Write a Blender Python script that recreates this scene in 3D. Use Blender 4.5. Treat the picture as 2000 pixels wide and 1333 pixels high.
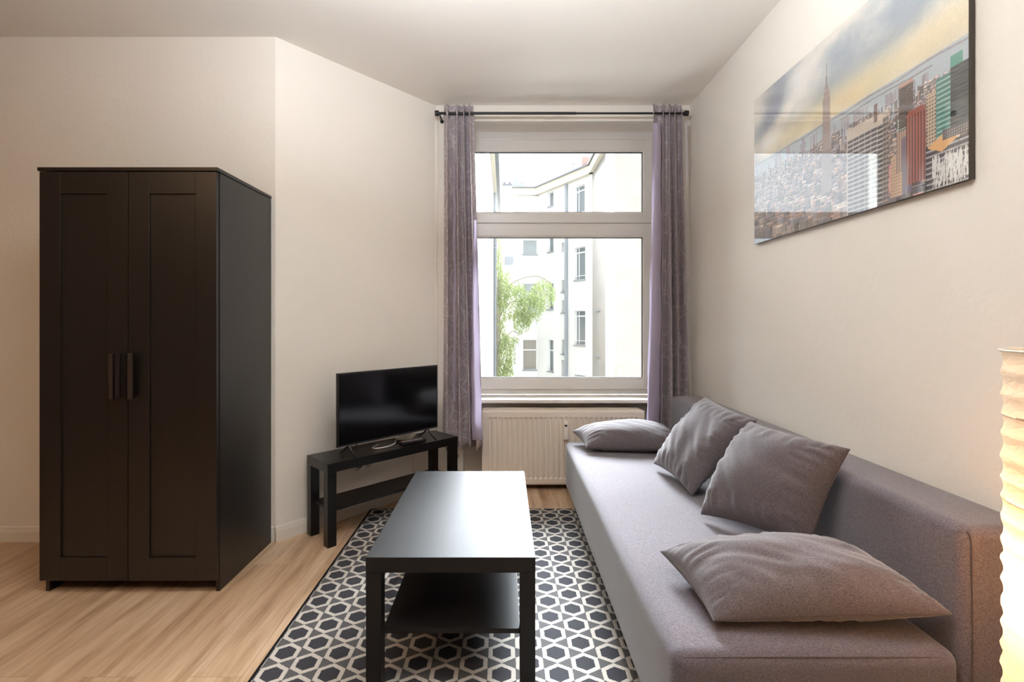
import bpy, bmesh, math, random
import numpy as np
from mathutils import Vector, Matrix, noise

S = bpy.context.scene
COL = S.collection
for o in list(bpy.data.objects):
    bpy.data.objects.remove(o)
random.seed(7)
PI = math.pi

# ------------------------------------------------------------------ camera
F, PU, PV, H = 955.0, 985.0, 626.0, 1.22       # focal length and vanishing point in 2000 x 1333 pixels, eye height
cam_d = bpy.data.cameras.new('camera')
cam = bpy.data.objects.new('camera', cam_d)
COL.objects.link(cam)
cam.location = (0, 0, H)
cam.rotation_euler = (PI / 2, 0, 0)
cam_d.sensor_fit = 'HORIZONTAL'
cam_d.sensor_width = 36
cam_d.lens = F / 2000 * 36
cam_d.shift_x = (1000 - PU) / 2000
cam_d.shift_y = -(666.5 - PV) / 2000
cam_d.clip_start = 0.05
cam_d.clip_end = 300
S.camera = cam

# ------------------------------------------------------------------ world: thin overcast, glowing where the sun stands behind it
SKY_LOW, SKY_UP, SKY_GLOW = 0.8, 2.5, 76.0
w = bpy.data.worlds.new('World')
S.world = w
w.use_nodes = True
nt = w.node_tree
bg = nt.nodes['Background']


def wmath(op, a, b=0.0, c=0.0):
    nd = nt.nodes.new('ShaderNodeMath'); nd.operation = op
    for i, v in enumerate((a, b, c)):
        if isinstance(v, bpy.types.NodeSocket): nt.links.new(v, nd.inputs[i])
        else: nd.inputs[i].default_value = v
    return nd.outputs[0]


tc = nt.nodes.new('ShaderNodeTexCoord')
sx = nt.nodes.new('ShaderNodeSeparateXYZ')
nt.links.new(tc.outputs['Generated'], sx.inputs[0])
mr = nt.nodes.new('ShaderNodeMapRange')
mr.inputs['From Min'].default_value = 0.34
mr.inputs['From Max'].default_value = 0.46
mr.interpolation_type = 'SMOOTHSTEP'
nt.links.new(sx.outputs['Z'], mr.inputs['Value'])
dt = nt.nodes.new('ShaderNodeVectorMath'); dt.operation = 'DOT_PRODUCT'
nt.links.new(tc.outputs['Generated'], dt.inputs[0])
dt.inputs[1].default_value = Vector((0.02, 0.80, 0.58)).normalized()
glow = wmath('MULTIPLY', wmath('POWER', wmath('MAXIMUM', dt.outputs['Value'], 0.0), 8.0), SKY_GLOW)
up = wmath('MULTIPLY', mr.outputs[0], wmath('ADD', glow, SKY_UP - SKY_LOW))
nt.links.new(wmath('ADD', up, SKY_LOW), bg.inputs['Strength'])
bg.inputs['Color'].default_value = (0.86, 0.93, 1.0, 1)


def area(name, loc, size, power, color, direction, sy=None):
    d = bpy.data.lights.new(name, 'AREA')
    d.energy = power
    d.color = color
    d.size = size
    if sy:
        d.shape = 'RECTANGLE'
        d.size_y = sy
    o = bpy.data.objects.new(name, d)
    COL.objects.link(o)
    o.location = loc
    o.rotation_euler = Vector(direction).to_track_quat('-Z', 'Y').to_euler()
    return o


# portal in the window opening: only guides the sampling of the sky
port = area('sky_portal', (0.435, 3.86, 1.65), 1.46, 1, (1, 1, 1), (0, -1, 0), 2.02)
port.data.cycles.is_portal = True
# unseen warm ceiling lamp on the left, plus added fill lights aimed at the ceiling
area('ceiling_lamp_light', (-2.2, -0.2, 2.74), 0.5, 10, (1.0, 0.62, 0.32), (0.0, 0.2, -1))
area('added_fill_light', (-0.1, -0.2, 1.95), 0.7, 11, (0.88, 0.94, 1.0), (0, 0, 1))
area('added_fill_light', (-0.15, 1.0, 2.2), 0.55, 36, (0.88, 0.94, 1.0), (0, 0.15, 1))

vs = S.view_settings
S.display_settings.display_device = 'sRGB'
vs.view_transform = 'Standard'
vs.look = 'None'
vs.exposure = 1.22
vs.gamma = 1
vs.use_curve_mapping = False
S.cycles.use_denoising = True
S.cycles.max_bounces = 10
S.cycles.diffuse_bounces = 6
S.cycles.transparent_max_bounces = 16
S.cycles.sample_clamp_indirect = 6
S.cycles.caustics_reflective = False
S.cycles.caustics_refractive = False


# ------------------------------------------------------------------ helpers
def at(x, y, Y):
    """point at depth Y that the photograph shows at pixel x, y"""
    return Vector(((x - PU) / F * Y, Y, H - (y - PV) / F * Y))


def lin(r, g, b):
    f = lambda c: (c / 255 / 12.92) if c / 255 <= 0.04045 else ((c / 255 + 0.055) / 1.055) ** 2.4
    return (f(r), f(g), f(b), 1)


def tag(o, label=None, cat=None, group=None, kind=None):
    if label: o['label'] = label
    if cat: o['category'] = cat
    if group: o['group'] = group
    if kind: o['kind'] = kind
    return o


def thing(name, label, cat, loc=(0, 0, 0), rz=0, group=None, kind=None):
    o = bpy.data.objects.new(name, None)
    o.empty_display_size = 0.1
    COL.objects.link(o)
    o.location = loc
    o.rotation_euler = (0, 0, rz)
    return tag(o, label, cat, group, kind)


def obj(name, bm, mat, parent=None, smooth=False, loc=None, rot=None):
    me = bpy.data.meshes.new(name)
    if isinstance(bm, bmesh.types.BMesh):
        bmesh.ops.recalc_face_normals(bm, faces=bm.faces)
        bm.to_mesh(me)
        bm.free()
    else:
        v, f = bm
        me.from_pydata(v, [], f)
    me.update()
    if smooth:
        me.shade_smooth()
    for m in (mat if isinstance(mat, (list, tuple)) else [mat]):
        me.materials.append(m)
    o = bpy.data.objects.new(name, me)
    COL.objects.link(o)
    if parent: o.parent = parent
    if loc: o.location = loc
    if rot: o.rotation_euler = rot
    return o


def box(bm, x0, x1, y0, y1, z0, z1, bev=0.0, seg=2, M=None):
    t = bmesh.new()
    bmesh.ops.create_cube(t, size=1)
    for v in t.verts:
        v.co = Vector((x0 + (v.co.x + .5) * (x1 - x0), y0 + (v.co.y + .5) * (y1 - y0), z0 + (v.co.z + .5) * (z1 - z0)))
    if bev:
        bmesh.ops.bevel(t, geom=list(t.edges), offset=bev, segments=seg, profile=0.6, affect='EDGES')
    if M: t.transform(M)
    me = bpy.data.meshes.new('t')
    t.to_mesh(me); t.free()
    bm.from_mesh(me)
    bpy.data.meshes.remove(me)
    return bm


def B(*a, **k):
    return box(bmesh.new(), *a, **k)


def cyl(bm, p0, p1, r0, r1=None, seg=20, caps=True):
    p0, p1 = Vector(p0), Vector(p1)
    r1 = r0 if r1 is None else r1
    d = p1 - p0
    M = Matrix.Translation((p0 + p1) / 2) @ d.to_track_quat('Z', 'Y').to_matrix().to_4x4()
    bmesh.ops.create_cone(bm, cap_ends=caps, segments=seg, radius1=r0, radius2=r1, depth=d.length, matrix=M)
    return bm


def tube(bm, pts, r, seg=8, closed=False):
    """tube along a smoothed poly-line"""
    P = [Vector(p) for p in pts]
    n = len(P)
    Q = []
    rng = range(n) if closed else range(n - 1)
    for i in rng:
        a, b = P[i], P[(i + 1) % n]
        p = P[(i - 1) % n] if (closed or i > 0) else a
        q = P[(i + 2) % n] if (closed or i < n - 2) else b
        for k in range(6):
            t = k / 6
            Q.append(0.5 * ((2 * a) + (b - p) * t + (2 * p - 5 * a + 4 * b - q) * t * t + (-p + 3 * a - 3 * b + q) * t ** 3))
    if not closed: Q.append(P[-1])
    rings = []
    for i, c in enumerate(Q):
        d = (Q[(i + 1) % len(Q)] - Q[i - 1]) if closed else (Q[min(i + 1, len(Q) - 1)] - Q[max(i - 1, 0)])
        if d.length < 1e-9: d = Vector((0, 0, 1))
        m = d.to_track_quat('Z', 'Y').to_matrix()
        rings.append([bm.verts.new(c + m @ Vector((math.cos(2 * PI * k / seg) * r, math.sin(2 * PI * k / seg) * r, 0))) for k in range(seg)])
    m = len(rings)
    for i in range(m if closed else m - 1):
        A, C = rings[i], rings[(i + 1) % m]
        for k in range(seg):
            bm.faces.new((A[k], A[(k + 1) % seg], C[(k + 1) % seg], C[k]))
    if not closed:
        bm.faces.new(rings[0]); bm.faces.new(rings[-1])
    return bm


def frame(bm, x0, x1, z0, z1, y0, y1, wl, wr, wb, wt, bev=0.003):
    box(bm, x0, x0 + wl, y0, y1, z0, z1, bev)
    box(bm, x1 - wr, x1, y0, y1, z0, z1, bev)
    box(bm, x0 + wl - .002, x1 - wr + .002, y0, y1, z0, z0 + wb, bev)
    box(bm, x0 + wl - .002, x1 - wr + .002, y0, y1, z1 - wt, z1, bev)
    return bm


def holed_wall(p0, p1, z0, z1, holes, thick, side=1):
    """vertical slab from p0 to p1 (plan), thickness to the left of the direction (side=1), rectangular holes (u0,u1,z0,z1)"""
    p0, p1 = Vector((p0[0], p0[1], 0)), Vector((p1[0], p1[1], 0))
    d = (p1 - p0); L = d.length; d.normalize()
    n = Vector((-d.y, d.x, 0)) * side
    us = sorted({0, L, *[h[0] for h in holes], *[h[1] for h in holes]})
    zs = sorted({z0, z1, *[h[2] for h in holes], *[h[3] for h in holes]})
    bm = bmesh.new()
    V = {}

    def v(i, j, k):
        if (i, j, k) not in V:
            V[(i, j, k)] = bm.verts.new(p0 + d * us[i] + n * (thick * k) + Vector((0, 0, zs[j])))
        return V[(i, j, k)]

    def solid(i, j):
        if i < 0 or j < 0 or i >= len(us) - 1 or j >= len(zs) - 1: return False
        u, z = (us[i] + us[i + 1]) / 2, (zs[j] + zs[j + 1]) / 2
        return not any(h[0] < u < h[1] and h[2] < z < h[3] for h in holes)

    for i in range(len(us) - 1):
        for j in range(len(zs) - 1):
            if not solid(i, j): continue
            for k in (0, 1):
                bm.faces.new((v(i, j, k), v(i + 1, j, k), v(i + 1, j + 1, k), v(i, j + 1, k)))
            if not solid(i - 1, j): bm.faces.new((v(i, j, 0), v(i, j, 1), v(i, j + 1, 1), v(i, j + 1, 0)))
            if not solid(i + 1, j): bm.faces.new((v(i + 1, j, 0), v(i + 1, j, 1), v(i + 1, j + 1, 1), v(i + 1, j + 1, 0)))
            if not solid(i, j - 1): bm.faces.new((v(i, j, 0), v(i, j, 1), v(i + 1, j, 1), v(i + 1, j, 0)))
            if not solid(i, j + 1): bm.faces.new((v(i, j + 1, 0), v(i, j + 1, 1), v(i + 1, j + 1, 1), v(i + 1, j + 1, 0)))
    return bm


# ------------------------------------------------------------------ materials
class NT:
    def __init__(self, name, color=(.8, .8, .8, 1), rough=.5, **kw):
        self.m = bpy.data.materials.new(name)
        self.m.use_nodes = True
        self.t = self.m.node_tree
        self.b = self.t.nodes['Principled BSDF']
        self.out = self.t.nodes['Material Output']
        self.b.inputs['Base Color'].default_value = color
        self.b.inputs['Roughness'].default_value = rough
        for k, v in kw.items():
            self.b.inputs[k.replace('_', ' ')].default_value = v
        self.co = None

    def n(self, typ, ins=None, **attrs):
        nd = self.t.nodes.new('ShaderNode' + typ)
        for k, v in attrs.items(): setattr(nd, k, v)
        for k, v in (ins or {}).items():
            s = nd.inputs[k]
            if isinstance(v, bpy.types.NodeSocket): self.t.links.new(v, s)
            else: s.default_value = v
        return nd

    def obj(self, scale=(1, 1, 1), rot=(0, 0, 0), loc=(0, 0, 0)):
        tc = self.n('TexCoord')
        mp = self.n('Mapping', {'Vector': tc.outputs['Object'], 'Scale': scale, 'Rotation': rot, 'Location': loc})
        return mp.outputs[0]

    def math(self, op, a, b=0.0, c=0.0):
        nd = self.n('Math', operation=op)
        for i, v in enumerate((a, b, c)):
            if isinstance(v, bpy.types.NodeSocket): self.t.links.new(v, nd.inputs[i])
            else: nd.inputs[i].default_value = v
        return nd.outputs[0]

    def noise(self, vec, scale, detail=3, rough=.5):
        return self.n('TexNoise', {'Vector': vec, 'Scale': scale, 'Detail': detail, 'Roughness': rough}).outputs[0]

    def ramp(self, fac, stops):
        r = self.n('ValToRGB', {'Fac': fac})
        e = r.color_ramp.elements
        e[0].position, e[0].color = stops[0]
        e[1].position, e[1].color = stops[-1]
        for p, c in stops[1:-1]:
            x = e.new(p); x.color = c
        return r.outputs[0]

    def mix(self, fac, a, b, blend='MIX'):
        nd = self.n('Mix', data_type='RGBA', blend_type=blend)
        for s, v in ((nd.inputs[0], fac), (nd.inputs[6], a), (nd.inputs[7], b)):
            if isinstance(v, bpy.types.NodeSocket): self.t.links.new(v, s)
            else: s.default_value = v
        return nd.outputs[2]

    def color(self, c): self.t.links.new(c, self.b.inputs['Base Color']); return self

    def set(self, name, s): self.t.links.new(s, self.b.inputs[name]); return self

    def bump(self, h, strength=.3, dist=.002):
        nd = self.n('Bump', {'Height': h, 'Strength': strength, 'Distance': dist})
        self.t.links.new(nd.outputs[0], self.b.inputs['Normal']); return self


def plain(name, c, rough=.5, **kw): return NT(name, c, rough, **kw).m


def mat_plaster(name, c, bump=.6):
    t = NT(name, c, .85)
    v = t.obj()
    a = t.noise(v, 55, 3, .6)
    b = t.noise(v, 9, 4, .6)
    h = t.math('ADD', t.math('MULTIPLY', a, .5), t.math('MULTIPLY', b, .8))
    t.bump(h, bump, .004)
    t.color(t.mix(t.noise(v, 1.6, 3), tuple(x * .97 for x in c[:3]) + (1,), tuple(min(1, x * 1.02) for x in c[:3]) + (1,)))
    return t.m


M = {}
M['wall'] = mat_plaster('wall_plaster', lin(232, 226, 217))
M['ceiling'] = mat_plaster('ceiling_plaster', lin(234, 229, 222), .15)
M['wall_rear'] = mat_plaster('darkened_wall_plaster', lin(112, 98, 86))  # unseen rear walls, colour darkened to cut front light and reflections
M['base'] = plain('baseboard_white', lin(228, 220, 210), .4)
M['pvc'] = plain('window_plastic', lin(208, 204, 199), .3)
M['gasket'] = plain('rubber_gasket', lin(40, 38, 36), .6)
M['sill'] = plain('sill_white', lin(222, 216, 207), .65)
M['rad'] = plain('radiator_enamel', lin(222, 210, 196), .35)
M['dark'] = plain('dark_gap', lin(40, 36, 34), .8)
M['blackmetal'] = plain('black_metal', lin(22, 21, 21), .4)
M['handle'] = plain('brown_black_metal', lin(48, 39, 34), .45)
M['steel'] = plain('steel_eyelet', lin(190, 188, 185), .25, Metallic=1.0)
M['blackplastic'] = plain('black_plastic', lin(14, 13, 13), .35)
M['whiteplastic'] = plain('white_plastic', lin(228, 222, 212), .35)
M['button'] = plain('grey_button', lin(140, 130, 130), .5)
M['redbutton'] = plain('red_button', lin(180, 60, 60), .5)


def mat_blackwood(name, c, rough, ior, grain=(1, 1, 1), coat=0.0, var=.08, bmp=.05):
    t = NT(name, c, rough)
    t.b.inputs['IOR'].default_value = ior
    v = t.obj(grain)
    g = t.noise(v, 40, 5, .7)
    t.color(t.mix(g, tuple(x * .65 for x in c[:3]) + (1,), tuple(x * 1.35 for x in c[:3]) + (1,)))
    t.set('Roughness', t.math('ADD', t.math('MULTIPLY', g, var), rough - var / 2))
    t.bump(g, bmp, .0004)
    if coat: t.b.inputs['Coat Weight'].default_value = coat
    return t.m


M['wardrobe'] = mat_blackwood('black_brown_foil', lin(20, 15, 13), .38, 1.6, (1, 1, .08))
M['wardrobe_side'] = M['wardrobe']
M['lack'] = mat_blackwood('black_brown_laminate', lin(22, 19, 19), .48, 1.38, (.9, .09, 1))
M['lack2'] = mat_blackwood('black_brown_laminate_bench', lin(13, 11, 11), .30, 1.45, (.09, .9, 1))

t = NT('tv_screen_glass', lin(4, 4, 6), .12)
M['screen'] = t.m


def mat_floor():
    t = NT('oak_vinyl_planks', (.4, .25, .14, 1), .42)
    v = t.obj(rot=(0, 0, PI / 2 + .0))
    br = t.n('TexBrick', {'Vector': v, 'Color1': (.15, .15, .15, 1), 'Color2': (.85, .85, .85, 1), 'Mortar': (0, 0, 0, 1), 'Scale': 1.0,
                          'Mortar Size': .0009, 'Mortar Smooth': .0, 'Bias': 0.0, 'Brick Width': 1.22, 'Row Height': .18}, offset=.37, offset_frequency=2)
    tone = br.outputs['Color']
    warp = t.n('VectorMath', {0: t.obj((9, .75, 1)), 1: tone}, operation='ADD').outputs[0]
    g1 = t.noise(warp, 2.2, 6, .62)
    g2 = t.noise(t.obj((60, 2.2, 1)), 2.0, 4, .6)
    g = t.math('ADD', t.math('MULTIPLY', g1, .75), t.math('MULTIPLY', g2, .25))
    c = t.ramp(g, [(.32, lin(138, 109, 84)), (.45, lin(180, 149, 119)), (.55, lin(198, 169, 140)), (.68, lin(216, 190, 164))])
    k = t.n('RGBToBW', {'Color': tone}).outputs[0]
    c2 = t.mix(t.math('MULTIPLY', k, .22), c, lin(150, 112, 78))
    c3 = t.mix(t.math('MULTIPLY', br.outputs['Fac'], .45), c2, lin(96, 70, 46))
    t.color(c3)
    t.set('Roughness', t.math('ADD', t.math('MULTIPLY', g, .2), .33))
    t.bump(g, .12, .001)
    return t.m


M['floor'] = mat_floor()


def mat_fabric(name, c1, c2, weave=900, sheen=.35):
    t = NT(name, c1, .92, Sheen_Weight=sheen, Sheen_Roughness=.5)
    t.b.inputs['Specular IOR Level'].default_value = .2
    v = t.obj()
    n1 = t.noise(v, weave * .30, 3, .8)
    n2 = t.noise(t.obj((1, 1, 7)), weave * .16, 2, .6)
    n3 = t.noise(t.obj((7, 7, 1)), weave * .16, 2, .6)
    n4 = t.noise(v, 6, 3, .5)
    s = t.math('ADD', t.math('MULTIPLY', n1, .5), t.math('ADD', t.math('MULTIPLY', n2, .25), t.math('MULTIPLY', n3, .25)))
    fac = t.n('MapRange', {'Value': s, 'From Min': .40, 'From Max': .60}).outputs[0]
    c = t.mix(fac, c1, c2)
    c = t.mix(t.math('MULTIPLY', n4, .25), c, tuple(x * .8 for x in c1[:3]) + (1,))
    t.color(c)
    t.bump(s, .5, .0012)
    return t.m


M['sofa'] = mat_fabric('sofa_grey_weave', lin(70, 63, 69), lin(118, 110, 117))
M['cushion'] = mat_fabric('cushion_grey_weave', lin(70, 63, 66), lin(118, 109, 112), 950)
M['seam'] = plain('seam_thread', lin(78, 70, 70), .9)


def mat_rug():
    t = NT('hexagon_rug_weave', (.1, .1, .1, 1), .95)
    t.b.inputs['Specular IOR Level'].default_value = .15
    tc_ = t.n('TexCoord')
    sp = t.n('SeparateXYZ', {0: tc_.outputs['Object']})
    X, Y = sp.outputs[0], sp.outputs[1]
    # tiny jagged weave on the contour
    jig = t.noise(tc_.outputs['Object'], 260, 1, .5)
    PX, PY, hw, hh = .197, .109, .0485, .0545

    def dist(ox, oy):
        ax = t.math('ABSOLUTE', t.math('SUBTRACT', t.math('MODULO', t.math('ADD', t.math('ADD', X, -ox + PX * 20.5), 0), PX), PX / 2))
        ay = t.math('ABSOLUTE', t.math('SUBTRACT', t.math('MODULO', t.math('ADD', t.math('ADD', Y, -oy + PY * 20.5), 0), PY), PY / 2))
        a = t.math('DIVIDE', ax, hw)
        b = t.math('ADD', t.math('DIVIDE', ay, hh), t.math('MULTIPLY', ax, .5 / hw))
        return t.math('MAXIMUM', a, b)

    d = t.math('MINIMUM', dist(-.1078, 1.8377), dist(-.1078 + PX / 2, 1.8377 + PY / 2))
    d = t.math('ADD', d, t.math('MULTIPLY', t.math('SUBTRACT', jig, .5), .10))
    ring = t.math('MULTIPLY', t.math('GREATER_THAN', d, .68), t.math('LESS_THAN', d, 1.0))
    inner = t.math('LESS_THAN', d, .68)
    # woven look: fine herring-bone in the hexagons, small ribs between them
    wv = t.n('TexWave', {'Vector': t.obj(rot=(0, 0, .7)), 'Scale': 68.0, 'Distortion': 0.0}, wave_type='BANDS').outputs[1]
    ck = t.n('TexChecker', {'Vector': tc_.outputs['Object'], 'Scale': 230.0, 'Color1': (0, 0, 0, 1), 'Color2': (1, 1, 1, 1)}).outputs[1]
    cin = t.mix(wv, lin(34, 34, 37), lin(76, 75, 80))
    cgap = t.mix(ck, lin(50, 49, 50), lin(112, 110, 110))
    c = t.mix(inner, cgap, cin)
    c = t.mix(ring, c, t.mix(jig, lin(158, 150, 142), lin(206, 198, 189)))
    # black bound edge
    e = t.math('LESS_THAN', X, -.862 + .012)
    c = t.mix(e, c, lin(22, 21, 22))
    t.color(c)
    t.bump(t.math('ADD', t.math('MULTIPLY', ring, .8), t.math('MULTIPLY', jig, .5)), .6, .003)
    return t.m


M['rug'] = mat_rug()


def mat_curtain():
    t = NT('curtain_cloth_with_rings', lin(112, 100, 108), .6, Sheen_Weight=.2)
    uvn = t.n('UVMap', uv_map='UVMap')
    mp = t.n('Mapping', {'Vector': uvn.outputs[0]})
    v = mp.outputs[0]
    tot = None
    for (s, off, rad, wd, sq) in ((3.6, (0, 0, 0), .42, .020, (1, 1, 1)), (3.8, (.37, .31, 0), .33, .014, (1, 1.25, 1)), (2.6, (.7, .15, 0), .44, .009, (1, 1.5, 1)),
                                  (5.0, (.1, .77, 0), .40, .013, (1.2, .7, 1))):
        m2 = t.n('Mapping', {'Vector': v, 'Location': off, 'Scale': tuple(s * q for q in sq), 'Rotation': (0, 0, off[0])})
        vo = t.n('TexVoronoi', {'Vector': m2.outputs[0], 'Scale': 1.0, 'Randomness': .55}, voronoi_dimensions='2D')
        dd = t.math('ABSOLUTE', t.math('SUBTRACT', vo.outputs['Distance'], rad))
        r = t.math('LESS_THAN', dd, wd)
        tot = r if tot is None else t.math('MAXIMUM', tot, r)
    slub = t.noise(t.n('Mapping', {'Vector': v, 'Scale': (4, 160, 1)}).outputs[0], 2, 3, .6)
    base = t.mix(slub, lin(154, 142, 144), lin(182, 170, 172))
    c = t.mix(tot, base, lin(198, 188, 188))
    t.color(c)
    t.bump(slub, .2, .001)
    tr = t.n('BsdfTranslucent', {'Color': lin(196, 176, 210)})
    mx = t.n('MixShader', {0: .09, 1: t.b.outputs[0], 2: tr.outputs[0]})
    t.t.links.new(mx.outputs[0], t.out.inputs[0])
    return t.m


M['curtain'] = mat_curtain()
t = NT('curtain_lining_cloth', lin(222, 218, 214), .8)
tr = t.n('BsdfTranslucent', {'Color': lin(230, 226, 226)})
mx = t.n('MixShader', {0: .3, 1: t.b.outputs[0], 2: tr.outputs[0]})
t.t.links.new(mx.outputs[0], t.out.inputs[0])
M['lining'] = t.m


def mat_glass():
    t = NT('window_glass')
    fr = t.n('Fresnel', {'IOR': 1.35})
    tr = t.n('BsdfTransparent', {'Color': (.985, .99, .985, 1)})
    gl = t.n('BsdfGlossy', {'Roughness': .0, 'Color': (1, 1, 1, 1)})
    mx = t.n('MixShader', {0: fr.outputs[0], 1: tr.outputs[0], 2: gl.outputs[0]})
    t.t.links.new(mx.outputs[0], t.out.inputs[0])
    return t.m


M['glass'] = mat_glass()


def mat_paper():
    t = NT('rice_paper', lin(246, 240, 230), .8)
    v = t.obj()
    cr = t.n('TexVoronoi', {'Vector': t.n('Mapping', {'Vector': v, 'Scale': (1, 1, 2.2)}).outputs[0], 'Scale': 26.0}, feature='DISTANCE_TO_EDGE').outputs[0]
    nz = t.noise(v, 40, 4, .6)
    h = t.math('ADD', t.math('MINIMUM', cr, .2), t.math('MULTIPLY', nz, .25))
    bp = t.n('Bump', {'Height': h, 'Strength': .5, 'Distance': .006})
    t.t.links.new(bp.outputs[0], t.b.inputs['Normal'])
    tr = t.n('BsdfTranslucent', {'Color': lin(250, 240, 224), 'Normal': bp.outputs[0]})
    mx = t.n('MixShader', {0: .55, 1: t.b.outputs[0], 2: tr.outputs[0]})
    t.t.links.new(mx.outputs[0], t.out.inputs[0])
    return t.m


M['paper'] = mat_paper()
t = NT('bulb_glow', (0, 0, 0, 1))
t.b.inputs['Emission Color'].default_value = (1.0, .52, .20, 1)
t.b.inputs['Emission Strength'].default_value = 44.0
M['bulb'] = t.m


def mat_facade(name, c1, c2, scale=1.2, blotch=.5):
    t = NT(name, c1, .9)
    v = t.obj()
    n = t.noise(v, scale, 5, .65)
    t.color(t.mix(t.math('MULTIPLY', n, blotch * 2), c1, c2))
    return t.m


M['facade'] = mat_facade('white_render', lin(200, 199, 196), lin(188, 186, 180), .6)
M['facade_cream'] = mat_facade('cream_render', lin(182, 178, 168), lin(170, 166, 156), .6)  # cream render of the distant house
M['firewall'] = mat_facade('weathered_beige_render', lin(150, 144, 136), lin(132, 126, 120), .9, .8)
M['cornice'] = plain('cornice_cream', lin(176, 168, 152), .8)
M['roofmetal'] = plain('roof_metal', lin(84, 86, 92), .5)
M['zinc'] = plain('zinc_pipe', lin(120, 124, 130), .5)
M['winframe'] = plain('facade_window_white', lin(196, 196, 196), .5)
M['pane'] = plain('facade_window_pane', lin(100, 106, 108), .15)
M['pane2'] = plain('facade_window_curtain', lin(118, 112, 102), .5)
M['brick'] = plain('chimney_brick', lin(150, 126, 118), .9)
M['ground'] = plain('courtyard_ground', lin(214, 210, 202), .95)
M['bark'] = plain('tree_bark', lin(120, 112, 100), .9)
t = NT('tree_leaf', lin(90, 112, 54), .6)
tc_ = t.n('ObjectInfo')
nz = t.noise(t.obj(), 1.7, 2)
t.color(t.mix(nz, lin(100, 112, 74), lin(138, 146, 104)))
tr = t.n('BsdfTranslucent', {'Color': lin(118, 130, 78)})
mx = t.n('MixShader', {0: .35, 1: t.b.outputs[0], 2: tr.outputs[0]})
t.t.links.new(mx.outputs[0], t.out.inputs[0])
M['leaf'] = t.m

# ------------------------------------------------------------------ room shell
CZ = 2.786            # ceiling height
WY = 3.56             # window wall
RX = 1.35             # right wall
LY = 2.70             # wall behind the wardrobe
CX = -1.264           # outer corner of that wall
KX = -.505            # corner of slanted wall and window wall
NX0, NX1, NZ1 = -.30, 1.17, 2.672   # window niche
BX, BY = -3.4, -2.6   # rest of the room behind the camera

fl = obj('floor', B(BX - .1, RX + .1, BY - .1, 4.0, -.08, 0), M['floor']); tag(fl, kind='structure', label='light oak plank floor')
ce = obj('ceiling', B(BX - .1, RX + .1, BY - .1, 3.85, CZ, CZ + .1), M['ceiling']); tag(ce, kind='structure', label='smooth off-white ceiling')
wl = obj('wall_left', holed_wall((CX, LY), (BX, LY), 0, CZ, [], .15, -1), M['wall']); tag(wl, kind='structure', label='beige plaster wall behind the wardrobe')
ws = obj('wall_slanted', holed_wall((CX, LY), (KX, WY), 0, CZ, [], .12, 1), M['wall']); tag(ws, kind='structure', label='slanted cream wall behind the television')
ww = obj('wall_window', holed_wall((KX - .2, WY), (RX + .1, WY), 0, CZ, [(NX0 - KX + .2, NX1 - KX + .2, 0, NZ1)], .22, 1), M['wall']); tag(ww, kind='structure', label='wall around the window niche')
wr = obj('wall_right', B(RX, RX + .12, BY, WY + .02, 0, CZ), M['wall']); tag(wr, kind='structure', label='off-white wall behind the sofa')
wb = obj('wall_back', B(BX, RX, BY - .1, BY, 0, CZ), M['wall_rear']); tag(wb, kind='structure')
wf = obj('wall_side', B(BX - .1, BX, BY, LY, 0, CZ), M['wall_rear']); tag(wf, kind='structure')
# apron wall behind the radiator, flush with the back of the niche
wa = obj('wall_apron', B(NX0 - .01, NX1 + .01, 3.70, 3.90, 0, .64), M['wall']); tag(wa, kind='structure', label='wall in the niche behind the radiator')
# masonry of the storeys above, below and beside, seen from the courtyard
wo = obj('wall_outer', holed_wall((-7, 3.86), (9, 3.86), -9, 10, [(7 + NX0 - .02, 7 + NX1 + .02, .60, NZ1 + .02)], .14, 1), M['facade']); tag(wo, kind='structure')
gr = obj('ground', B(-14, 18, 4.0, 46, -9.1, -9.0), M['ground']); tag(gr, kind='structure')


def baseboard(name, p0, p1):
    p0, p1 = Vector((*p0, 0)), Vector((*p1, 0))
    d = (p1 - p0); L = d.length
    ang = math.atan2(d.y, d.x)
    bm = bmesh.new()
    prof = [(0, 0), (.014, 0), (.014, .055), (.012, .058), (.012, .062), (.010, .065), (.008, .078), (.004, .082), (0, .082)]
    a = [bm.verts.new((0, -q[0], q[1])) for q in prof]
    b = [bm.verts.new((L, -q[0], q[1])) for q in prof]
    for i in range(len(prof)):
        j = (i + 1) % len(prof)
        bm.faces.new((a[i], b[i], b[j], a[j]))
    bm.faces.new(a); bm.faces.new(b)
    o = obj(name, bm, M['base'], loc=p0, rot=(0, 0, ang))
    return tag(o, kind='structure', label='cream baseboard')


baseboard('baseboard_left', (BX, LY), (CX - .004, LY))
baseboard('baseboard_slanted', (CX, LY - .006), (KX, WY))
baseboard('baseboard_window', (KX, WY), (NX0, WY))

# ------------------------------------------------------------------ window (three fixed lights seen: upper pane, lower pane)
win = thing('window_1', 'white plastic window with a low upper pane and a tall lower pane', None, (0, 3.76, 0), kind='structure')


def zpx(y, Y=3.76): return H - (y - PV) / F * Y


GX0, GX1 = -.245, 1.075
z_top = zpx(258)
WX0, WX1 = NX0 - .06, NX1 + .06
y0 = 0.0
bm = bmesh.new()
zb0 = zpx(771); zt = NZ1 + .04
frame(bm, WX0, WX1, zb0, zt, y0 + .012, y0 + .075, .09, .09, zpx(761) - zb0 + .01, zt - zpx(272), .004)
box(bm, WX0 + .05, WX1 - .05, y0 + .012, y0 + .075, zpx(441), zpx(432), .003)
obj('window_frame', bm, M['pvc'], win)


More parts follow.
